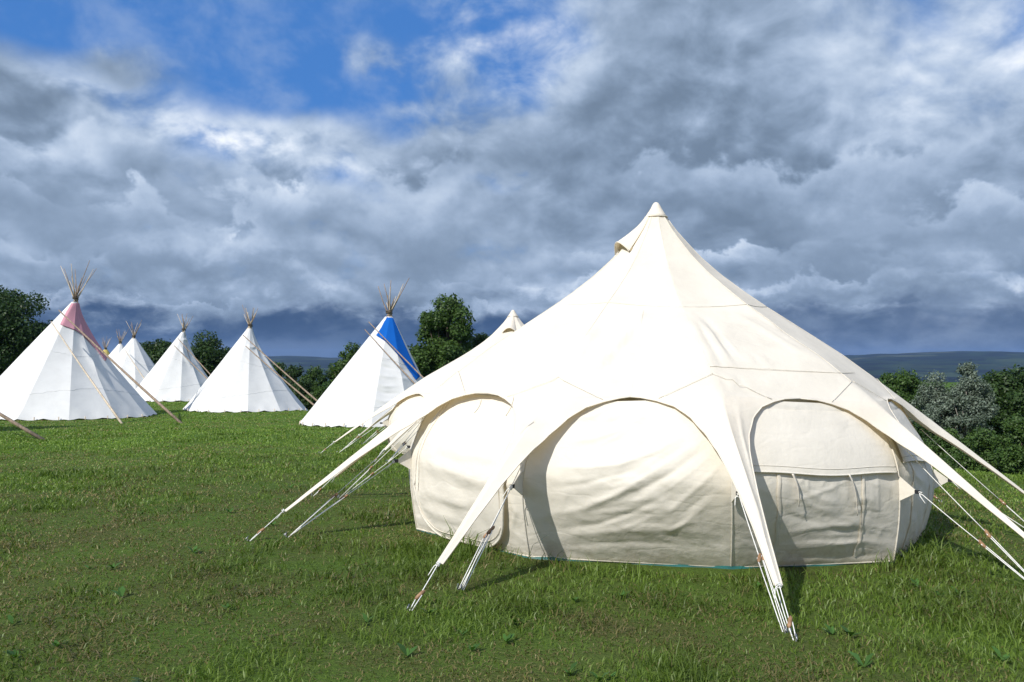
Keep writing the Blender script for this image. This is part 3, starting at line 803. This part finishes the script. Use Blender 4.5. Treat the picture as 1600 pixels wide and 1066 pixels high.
def tree(name, label, cat, px, d, topy, wpx, cols, nleaf=9000, seed=1, leaf='leaf', bark='bark', lsize=.15, group=None, crown_from=.25, nclump=26, lean=0, flat=.85, shape=0, surface=.45):
    r = np.random.default_rng(seed); x = (px - 800) / FPX * d; g = float(gz(x, d)); top = CAMH + (HY - topy) / FPX * d
    H = top - g; W = wpx / FPX * d / 2 * (1.5 if cat == 'bush' else 1.30); nclump = int(nclump * 2.3); nleaf = int(nleaf * 2.1); lsize *= .60
    root = empty(name, (x, d, g)); base = np.array([x, d, g])
    cz0 = H * crown_from; cc = (cz0 + H) / 2; ch = (H - cz0) / 2
    cl = []
    for i in range(nclump):
        while True:
            q = r.uniform(-1, 1, 3)
            l = np.linalg.norm(q)
            if .2 < l < 1: break
        if shape == 1: q[:2] *= (1 - .55 * max(0, q[2])) 
        k = r.uniform(.13, .30) * min(W, ch * 1.2)
        q = q * (.45 + .55 * min(1, l + .25))
        cl.append([x + q[0] * (W - k * .7) + lean * q[2], d + q[1] * (W * .85 - k * .7), g + cc + q[2] * (ch - k * .75), k])
    # guarantee crown top and a core
    k = .32 * min(W, ch); cl.append([x + lean, d, g + H - k * .85, k]); cl.append([x, d, g + cc, .52 * min(W, ch)])
    V, F, T = foliage(cl, nleaf, lsize, cols, seed, flat, surface)
    V = V - base
    mesh_np('crown', V, F, M[leaf], root, smooth=False, attr=T)
    # trunk with limbs
    t = MB(); tr = max(.07, H * .025)
    sp = [np.array([0, 0, -.15]), np.array([.02 * H * r.uniform(-1, 1), 0, H * .25]), np.array([lean * .4, .02 * H, H * .55]), np.array([lean * .8, 0, H * .86])]
    t.tube(sp, np.array([tr * 1.3, tr, tr * .65, tr * .2]), 8)
    for c in cl[:max(8, nclump // 2)]:
        e = np.array(c[:3]) - base; s0 = sp[1] + (sp[2] - sp[1]) * r.uniform(0, .9)
        if e[2] < s0[2] * .7: continue
        t.tube([s0, s0 + (e - s0) * .5 + np.array([0, 0, -.04 * H]), e], np.array([tr * .3, tr * .18, tr * .06]), 5)
    t.build('trunk', M[bark], root)
    tag(root, label, cat, group)
    return root
DK = [(.016, .038, .010), (.045, .085, .020)]; MD = [(.026, .060, .012), (.072, .125, .028)]; BR = [(.026, .06, .012), (.07, .125, .028)]
SV = [(.055, .08, .050), (.19, .235, .19)]
gt = 'trees along the field edge'
tree('broadleaf_tree', 'big dark tree cut by the left edge of the photo, behind the pink-flapped tipi', 'tree', -2, 60, 448, 165, DK, 30000, 101, lsize=.17, group=gt, crown_from=.02, nclump=44)
tree('broadleaf_tree', 'lower dark tree filling the space just left of the pink-flapped tipi', 'tree', 62, 63, 502, 130, DK, 18000, 102, lsize=.17, group=gt, crown_from=.02, nclump=32)
tree('broadleaf_tree', 'wide rounded dark tree behind the tipi with crumpled cloth, reaching to its right', 'tree', 322, 74, 517, 96, DK, 15000, 103, lsize=.18, group=gt, crown_from=.03, nclump=30)
tree('broadleaf_tree', 'lower dark tree left of the wide one, behind the narrow tipi', 'tree', 248, 76, 530, 88, DK, 13000, 104, lsize=.18, group=gt, crown_from=.03, nclump=28)
tree('broadleaf_tree', 'tall round green tree just right of the blue-flapped tipi', 'tree', 699, 55, 460, 104, MD, 26000, 105, lsize=.16, group=gt, crown_from=.05, nclump=46, surface=.5)
tree('broadleaf_tree', 'dark low tree joined to the right side of the tall round tree', 'tree', 752, 58, 520, 70, DK, 9000, 106, lsize=.16, group=gt, crown_from=.03)
tree('broadleaf_tree', 'dark low tree at the left foot of the tall round tree', 'tree', 656, 57, 545, 50, DK, 8000, 107, lsize=.16, group=gt, crown_from=.03)
tree('young_tree', 'small loose tree showing just left of the blue-flapped tipi', 'tree', 550, 60, 535, 58, MD, 3600, 108, lsize=.15, group=gt, crown_from=.25, nclump=20)
hb = [(436, 70, 566, 44, 'rounded hedge bush nearest the plain white tipi\'s right side'), (462, 69, 571, 48, 'wide dark hedge bush, second to the right of the plain white tipi'),
      (492, 68, 572, 50, 'dark hedge bush in the middle of the gap between two tipis'), (520, 67, 576, 44, 'lower hedge bush left of the small loose tree'), (545, 66, 584, 44, 'low hedge bush at the foot of the small loose tree'),
      (478, 64, 592, 60, 'front dark bush at the grass edge, where the flap poles point'), (512, 63, 598, 50, 'low front bush beside the blue-flapped tipi\'s left slope'), (448, 66, 592, 44, 'low front bush touching the plain tipi\'s slope'),
      (575, 64, 585, 40, 'hedge bush hidden behind the blue-flapped tipi'), (372, 78, 548, 44, 'dark bush between the wide tree and the plain white tipi'), (345, 79, 545, 44, 'bush right under the wide tree\'s right side'), (408, 76, 560, 46, 'bush behind the plain white tipi')]
for i, (px, d, ty, w, lb) in enumerate(hb):
    tree('bush', lb, 'bush', px, d, ty, w, DK if i % 2 else MD, 5500, 200 + i, lsize=.15, group='hedge bushes behind the tipis', crown_from=0, nclump=16)
# right-hand side, beyond the crest where the field drops away
gr = 'trees beyond the crest on the right'
tree('broadleaf_tree', 'bright green rounded tree showing just right of the big tent\'s slope', 'tree', 1412, 46, 577, 92, BR, 15000, 301, lsize=.12, group=gr, crown_from=.1, nclump=30)
tree('willow_tree', 'silvery grey-green leaved tree with a pale trunk, tallest of its neighbours', 'tree', 1512, 38, 565, 66, SV, 9500, 302, 'silverleaf', 'palebark', lsize=.085, group=gr, crown_from=.28, nclump=34, shape=1, surface=.3)
tree('willow_tree', 'shorter bushy silver-leaved tree, left of the tallest silver one', 'tree', 1462, 39, 580, 78, SV, 9000, 303, 'silverleaf', 'palebark', lsize=.085, group=gr, crown_from=.12, nclump=30, shape=1, surface=.3)
tree('broadleaf_tree', 'big dark tree at the right edge of the photo, behind the silver tree', 'tree', 1586, 41, 574, 130, DK, 26000, 304, lsize=.13, group=gr, crown_from=.02, nclump=44)
tree('broadleaf_tree', 'dark tree filling the gap behind the two silver trees', 'tree', 1500, 44, 606, 130, DK, 18000, 305, lsize=.13, group=gr, crown_from=.02, nclump=36)
tree('broadleaf_tree', 'dark tree beyond the right frame edge', 'tree', 1690, 42, 580, 120, DK, 9000, 306, lsize=.14, group=gr, crown_from=.02, nclump=30)
for i, (px, d, ty, w, c, lb) in enumerate([(1480, 33, 668, 70, MD, 'low leafy bush just behind the grass crest, left of the others'), (1535, 31, 668, 90, MD, 'rounded leafy bush on the crest below the silver tree'),
      (1592, 29, 650, 84, MD, 'brighter leafy bush at the right edge of the crest'), (1440, 35, 655, 70, DK, 'dark bush right beside the tent\'s rear wall'), (1660, 29, 655, 90, MD, 'leafy bush beyond the right frame edge'), (1380, 40, 640, 90, DK, 'dark bush hidden behind the tent arm')]):
    tree('bush', lb, 'bush', px, d, ty, w, c, 9000, 320 + i, lsize=.09, group='bushes on the right-hand crest', crown_from=0, nclump=22)

# ------------------------------------------------------------------ grass
def build_grass():
    r = np.random.default_rng(99)
    def sample(n, d0, d1, ex):
        # density ~ d^-ex within a view wedge with margin
        u = r.random(n); p = 2 - ex; d = (d0 ** p + u * (d1 ** p - d0 ** p)) ** (1 / p)
        x = (r.random(n) * 2 - 1) * (d * .66 + .5)
        return x, d
    x, y = sample(430000, 3.3, 46, 1.45)
    # tufting
    cl = fbm(x * 2.2, y * 2.2, 3, 31); keep = r.random(len(x)) < np.clip(.35 + 1.5 * (cl - .28), .25, 1) ; x, y = x[keep], y[keep]
    # footprint of the big tent
    q = np.stack([x - TC[0], y - TC[1]], -1); rr = np.hypot(q[:, 0], q[:, 1]); keep = rr > 2.52
    s = .8 * (x - 8) + .6 * (y - 14.9); keep &= s < 3
    x, y = x[keep], y[keep]; n = len(x); d = np.hypot(x, y)
    z = gz(x, y, True)
    big = fbm(x * .35 + 3, y * .35, 4, 12); med = fbm(x * 1.4, y * 1.4, 3, 17)
    # dry, trodden ground to the near left and in patches
    dry = np.clip(sstep(.40, .66, big * .6 + med * .4) * .8 + .75 * sstep(1.5, -3.5, x) * sstep(14, 7, y) * sstep(.34, .56, med) + .3 * sstep(8, 4.5, y) * sstep(.4, .62, med), 0, 1)
    tall = sstep(.50, .68, fbm(x * 2.1 + 9, y * 2.1, 3, 41))
    L = (.028 + .032 * r.random(n)) * (1 + 1.15 * tall) * (1 - .35 * dry); L *= 1 + .6 * (r.random(n) < .04) + 0.0 * d
    L *= np.interp(d, [4, 9, 18, 40], [1.15, 1.0, .75, .6])
    near_tent = np.exp(-((np.hypot(x - TC[0], y - TC[1]) - 2.7) / .09) ** 2); L *= 1 + .8 * near_tent
    w = (.0021 + .0016 * r.random(n)) * np.interp(d, [4, 10, 20, 45], [1, 1.9, 3.6, 7.5])
    a = r.random(n) * 2 * math.pi; lean = (.35 + 1.5 * r.random(n) ** 1.3) * (1 + .6 * dry)
    ldir = r.random(n) * 2 * math.pi; isd = r.random(n) < .04 + .80 * dry; lean = np.where(isd, lean + .9 + 1.4 * r.random(n), lean)
    dx, dy = np.cos(ldir) * lean, np.sin(ldir) * lean; sx_, sy_ = np.cos(a) * w, np.sin(a) * w
    nrm = np.sqrt(1 + lean ** 2)
    mid = np.stack([x + dx * L * .32 / nrm, y + dy * L * .32 / nrm, z + L * np.maximum(.15, .60 - .10 * lean)], -1); tip = np.stack([x + dx * L / nrm * 1.05, y + dy * L / nrm * 1.05, z + L * np.maximum(.16, 1.02 - .26 * lean)], -1)
    b = np.stack([x, y, z - .006], -1); S = np.stack([sx_, sy_, np.zeros(n)], -1)
    V = np.stack([b - S, b + S, mid + S * .8, mid - S * .8, tip + S * .15, tip - S * .15], 1).reshape(-1, 3)
    i0 = np.arange(n) * 6
    F = np.stack([np.stack([i0, i0 + 1, i0 + 2, i0 + 3], -1), np.stack([i0 + 3, i0 + 2, i0 + 4, i0 + 5], -1)], 1).reshape(-1, 4)
    g1 = np.array([.098, .165, .022]); g2 = np.array([.155, .228, .040]); st = np.array([.29, .25, .10]); br = np.array([.15, .13, .05])
    t = r.random((n, 1)); col = g1 * (1 - t) + g2 * t
    col = col * (1 - .25 * tall[:, None]) 
    isdry = isd[:, None]; t2 = r.random((n, 1)) ** 1.3; col = np.where(isdry, br * (1 - t2) + st * t2 * .8 + st * 0, col)
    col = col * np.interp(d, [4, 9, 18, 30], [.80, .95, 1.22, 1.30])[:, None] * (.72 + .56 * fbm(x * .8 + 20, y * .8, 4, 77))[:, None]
    # broad-leaved weeds lying in the grass
    W_, WF, WC = [V], [F], [np.repeat(col, 6, 0)]; nn = len(V)
    for c in range(70):
        yy = 3.6 + 9 * r.random() ** 1.6; xx = (r.random() * 2 - 1) * yy * .62
        if math.hypot(xx - TC[0], yy - TC[1]) < 2.9: continue
        zz = float(gz(xx, yy, True)); k_ = r.integers(4, 9); sz = r.uniform(.035, .075)
        for j in range(k_):
            a_ = r.random() * 6.28; l_ = sz * r.uniform(.6, 1.3); up_ = r.uniform(.25, .9); dr = np.array([math.cos(a_), math.sin(a_), 0]); sd_ = np.array([-dr[1], dr[0], 0]) * l_ * r.uniform(.18, .3)
            p0 = np.array([xx, yy, zz + .008]); p1 = p0 + dr * l_ * .5 + [0, 0, l_ * up_ * .7]; p2 = p0 + dr * l_ + [0, 0, l_ * up_ * .75 + .01]
            W_.append(np.array([p0 - sd_ * .2, p0 + sd_ * .2, p1 + sd_, p1 - sd_, p2 + sd_ * .3, p2 - sd_ * .3])); WF.append(np.array([[0, 1, 2, 3], [3, 2, 4, 5]]) + nn); nn += 6
            WC.append(np.tile(np.array([.05, .115, .022]) * r.uniform(.7, 1.5), (6, 1)))
    V = np.concatenate(W_); F = np.concatenate(WF); CC = np.concatenate(WC)
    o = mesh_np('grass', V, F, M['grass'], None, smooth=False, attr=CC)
    tag(o, 'trodden meadow grass, short and dark green with straw-coloured patches', 'grass', kind='stuff')
build_grass()

# ------------------------------------------------------------------ light
SAZ, SEL = math.radians(-129), math.radians(40)
sd = Vector((math.cos(SAZ) * math.cos(SEL), math.sin(SAZ) * math.cos(SEL), math.sin(SEL)))
sun = bpy.data.lights.new('sun', 'SUN'); sun.energy = 4.8; sun.angle = math.radians(.5); sun.color = (1, .95, .87)
so = bpy.data.objects.new('sun', sun); COL.objects.link(so); so.rotation_euler = sd.to_track_quat('Z', 'Y').to_euler(); so.location = (0, 0, 50)

# ------------------------------------------------------------------ sky: Nishita behind procedural cloud
w = bpy.data.worlds.new('World'); sc.world = w; w.use_nodes = True; nt = w.node_tree
for n_ in list(nt.nodes): nt.nodes.remove(n_)
N = NT(nt); wo = nt.nodes.new('ShaderNodeOutputWorld'); bg = nt.nodes.new('ShaderNodeBackground'); bg.inputs[1].default_value = .11
nt.links.new(bg.outputs[0], wo.inputs[0])
sky = N.node('ShaderNodeTexSky', sky_type='NISHITA', sun_disc=False); sky.sun_elevation = SEL; sky.sun_rotation = math.atan2(sd.x, sd.y)
sky.dust_density = .4; sky.ozone_density = 3.0
D = N.node('ShaderNodeTexCoord').outputs['Generated']
def xyz(v):
    s = N.node('ShaderNodeSeparateXYZ'); N.put(s.inputs[0], v); return s.outputs
def comb(x, y, z=0.):
    c = N.node('ShaderNodeCombineXYZ'); N.put(c.inputs[0], x); N.put(c.inputs[1], y); N.put(c.inputs[2], z); return c.outputs[0]
def plane(v, k):
    s = xyz(v); zz = N.m('ADD', N.m('MAXIMUM', s[2], -.02), k); return comb(N.m('DIVIDE', s[0], zz), N.m('DIVIDE', s[1], zz), 0.)
s = xyz(D); AZ = N.m('ARCTAN2', s[0], s[1]); EL = s[2]
K = .55
UP = (-.012, 0, .022)
Q1 = plane(D, K); Q2 = plane(N.v('ADD', D, UP), K)
def fb(Q, sc_, w_, det=9, rough=.56, dist=.25): return N.noise(Q, sc_, det, rough, dist, w_)
n1 = fb(Q1, 3.6, 3.7, 8, .50, .2); n1b = fb(Q2, 3.6, 3.7, 4, .46, .2)
n2 = fb(Q1, 12., 8.1, 6, .55, .3); n2b = fb(Q2, 12., 8.1, 4, .5, .3)
warp = N.m('MULTIPLY', N.m('SUBTRACT', n1, .5), .16); warp2 = N.m('MULTIPLY', N.m('SUBTRACT', n2, .5), .09)
AZW = N.m('ADD', AZ, N.m('ADD', warp, warp2)); ELW = N.m('ADD', EL, N.m('SUBTRACT', N.m('MULTIPLY', warp2, .7), N.m('MULTIPLY', warp, .35)))
def blob(px, py, sx_, sy_, amp):
    ax = math.atan((px - 800) / FPX); el = math.sin(math.atan((HY - py) / FPX))
    u = N.m('DIVIDE', N.m('SUBTRACT', AZW, ax), sx_ / FPX); v = N.m('DIVIDE', N.m('SUBTRACT', ELW, el), sy_ / FPX)
    r2 = N.m('ADD', N.m('MULTIPLY', u, u), N.m('MULTIPLY', v, v)); return N.m('MULTIPLY', N.m('EXPONENT', N.m('MULTIPLY', r2, -1.0)), amp)
def total(*a):
    t = a[0]
    for q in a[1:]: t = N.m('ADD', t, q)
    return t
dens = N.m('ADD', N.m('MULTIPLY', n1, .62), N.m('MULTIPLY', n2, .38))
densb = N.m('ADD', N.m('MULTIPLY', n1b, .62), N.m('MULTIPLY', n2b, .38))
cover = total(blob(480, 40, 300, 80, -.30), blob(90, 75, 150, 65, -.30), blob(480, 150, 230, 50, -.22), blob(170, 215, 60, 40, -.12), blob(320, 238, 60, 22, -.14), blob(800, 285, 50, 25, -.10), blob(640, 215, 50, 25, -.10), blob(150, 120, 80, 30, -.10),
              blob(250, 110, 85, 70, .26), blob(930, 120, 260, 160, .18), blob(150, 30, 140, 50, -.16), blob(400, 215, 150, 24, .12), blob(520, 270, 60, 20, -.12), blob(760, 290, 60, 20, -.08), blob(80, 210, 120, 80, .10), blob(560, 85, 110, 30, .12), blob(1300, 150, 420, 260, .14), blob(350, 310, 500, 70, .10))
low = N.ss(EL, .30, .12, 0, .16)
base = total(dens, cover, low, .03)
cov = N.ss(base, .40, .66)
thick = N.ss(base, .56, .85)
rel = N.m('MULTIPLY', N.m('SUBTRACT', dens, densb), 2.6)
sky_fill = N.m('ADD', N.m('MULTIPLY', N.ss(EL, .48, .8), .45), N.m('MULTIPLY', N.ss(s[1], .1, -.4), .40))  # unseen cloud overhead and behind the camera brightened to add fill light
lum = total(.41, sky_fill, rel, N.m('MULTIPLY', N.m('SUBTRACT', n1, .5), -.9), N.m('MULTIPLY', N.m('SUBTRACT', n2, .5), .40),
            blob(770, 40, 120, 90, .30), blob(900, 190, 190, 80, -.22), blob(1000, 60, 120, 90, -.12), blob(430, 212, 150, 24, .38), blob(220, 185, 90, 20, .25), blob(1400, 175, 190, 45, .14), blob(1230, 90, 120, 60, .10), blob(1345, 372, 60, 14, .32), blob(560, 262, 70, 30, .26), blob(70, 295, 26, 14, .5), blob(165, 275, 34, 30, .4), blob(848, 440, 44, 16, .35), blob(1450, 408, 90, 13, .32), blob(700, 300, 60, 40, .14), blob(350, 225, 120, 16, .2), blob(140, 190, 60, 14, .2), blob(1580, 100, 60, 40, .2), blob(250, 120, 80, 70, -.10),
            blob(160, 270, 60, 40, .18), blob(420, 432, 110, 20, .34), blob(250, 430, 60, 16, .2), blob(20, 400, 40, 20, .3), blob(1240, 410, 70, 14, -.15), blob(840, 460, 60, 20, .3), blob(100, 330, 140, 50, -.10), blob(400, 300, 110, 60, -.12), blob(1150, 420, 220, 50, -.20), blob(1500, 440, 90, 24, .15), blob(1400, 330, 200, 60, -.10), blob(1500, 230, 80, 60, .08), blob(150, 370, 120, 30, .10),
            N.m('MULTIPLY', thick, -.16))
# banks of cumulus one behind another: bumpy lit tops, shaded bases
for j, (e0, h, sc_, amp, top_, bot_, al) in enumerate(((.066, .014, 28, .040, .66, .20, .7), (.098, .022, 19, .055, .98, .26, .95), (.130, .032, 14, .070, .86, .20, .85), (.175, .045, 10, .095, .84, .18, .80), (.235, .062, 7., .12, .84, .20, .6))):
    vq = comb(N.m('MULTIPLY', AZ, 1.), N.m('MULTIPLY', EL, 1.25), j * 1.7)
    nn_ = N.noise(vq, sc_, 7, .56, .15)
    g_ = N.m('SUBTRACT', N.m('ADD', e0, N.m('MULTIPLY', N.m('SUBTRACT', nn_, .5), amp * 2.2)), EL)      # >0 below the top edge
    t_ = N.m('DIVIDE', g_, h)
    pt = N.noise(comb(AZ, N.m('MULTIPLY', EL, 2.), j * 3.1 + 9), 5.5 - j * .5, 2, .5)
    a_ = N.m('MULTIPLY', N.m('MULTIPLY', N.ss(t_, -.05, .30), N.ss(t_, 2.6, .9)), N.m('MULTIPLY', N.ss(pt, .34, .54), al))
    L_ = N.m('ADD', N.m('ADD', bot_, N.m('MULTIPLY', N.ss(t_, 1.3, .05), top_ - bot_)), N.m('MULTIPLY', N.m('SUBTRACT', nn_, .5), .9))
    lum = N.m('ADD', N.m('MULTIPLY', lum, N.m('SUBTRACT', 1., a_)), N.m('MULTIPLY', L_, a_))
    if j == 1: amask = a_
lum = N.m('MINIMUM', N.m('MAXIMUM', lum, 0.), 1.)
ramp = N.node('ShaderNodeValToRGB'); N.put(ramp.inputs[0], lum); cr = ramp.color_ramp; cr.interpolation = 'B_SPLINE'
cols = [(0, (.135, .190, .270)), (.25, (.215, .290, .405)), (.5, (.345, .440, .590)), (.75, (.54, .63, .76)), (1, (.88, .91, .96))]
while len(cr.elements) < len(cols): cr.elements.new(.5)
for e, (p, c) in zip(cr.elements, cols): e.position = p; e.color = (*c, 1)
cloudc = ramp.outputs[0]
# storm blue base of the sky low down, with a paler strip at the very bottom
wob = N.m('ADD', N.m('MULTIPLY', N.m('SUBTRACT', n1, .5), .14), N.m('MULTIPLY', N.m('SUBTRACT', n2, .5), .10))
elw = N.m('ADD', EL, wob)
azl = N.ss(AZ, .30, 0.)
storm = N.m('MULTIPLY', N.m('SUBTRACT', 1., N.m('MULTIPLY', amask, .7)), N.m('MULTIPLY', N.ss(elw, .074, .040), N.m('ADD', N.m('MULTIPLY', azl, .26), .70)))
stormc = N.mix(N.ss(n2, .4, .65), (.030, .066, .145), (.070, .118, .21))
cloudc = N.mix(storm, cloudc, stormc)
strip = N.m('MULTIPLY', N.ss(EL, .026, .014), N.ss(N.m('ADD', AZ, N.m('MULTIPLY', n1, .1)), -.05, -.22))
cloudc = N.mix(N.m('MULTIPLY', strip, .75), cloudc, (.115, .165, .26))
cov = N.m('MAXIMUM', cov, N.ss(EL, .14, .08))
skyc = N.mix(1., N.v('SCALE', sky.outputs[0], None, .1), (.50, .86, 1.30), 'MULTIPLY')
skyc = N.mix(.75, skyc, (.055, .185, .50))
skyc = N.mix(N.m('MULTIPLY', N.ss(n2, .42, .72), .45), skyc, (.33, .43, .62))
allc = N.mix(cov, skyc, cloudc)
# lower hemisphere: dim ground colour
allc = N.mix(N.ss(EL, -.02, -.08), allc, (.05, .07, .05))
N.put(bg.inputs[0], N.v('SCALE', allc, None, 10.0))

# ------------------------------------------------------------------ haze
def haze():
    m, nt, out = new_mat('haze_air'); v = nt.nodes.new('ShaderNodeVolumePrincipled')
    v.inputs['Color'].default_value = (.34, .56, 1, 1); v.inputs['Density'].default_value = 7e-5; v.inputs['Anisotropy'].default_value = .2
    nt.links.new(v.outputs[0], out.inputs['Volume'])
    b = MB(); b.box((0, 0, 10), (np.array([1., 0, 0]), np.array([0, 1., 0]), np.array([0, 0, 1.])), (19600, 19600, 220))
    o = b.build('haze', m, smooth=False); tag(o, 'thin blue air between the field and the far hills', 'haze', kind='stuff')
haze()

sc.view_settings.view_transform = 'Standard'; sc.view_settings.look = 'None'; sc.view_settings.exposure = .10; sc.view_settings.gamma = 1
sc.cycles.max_bounces = 8; sc.cycles.transparent_max_bounces = 8
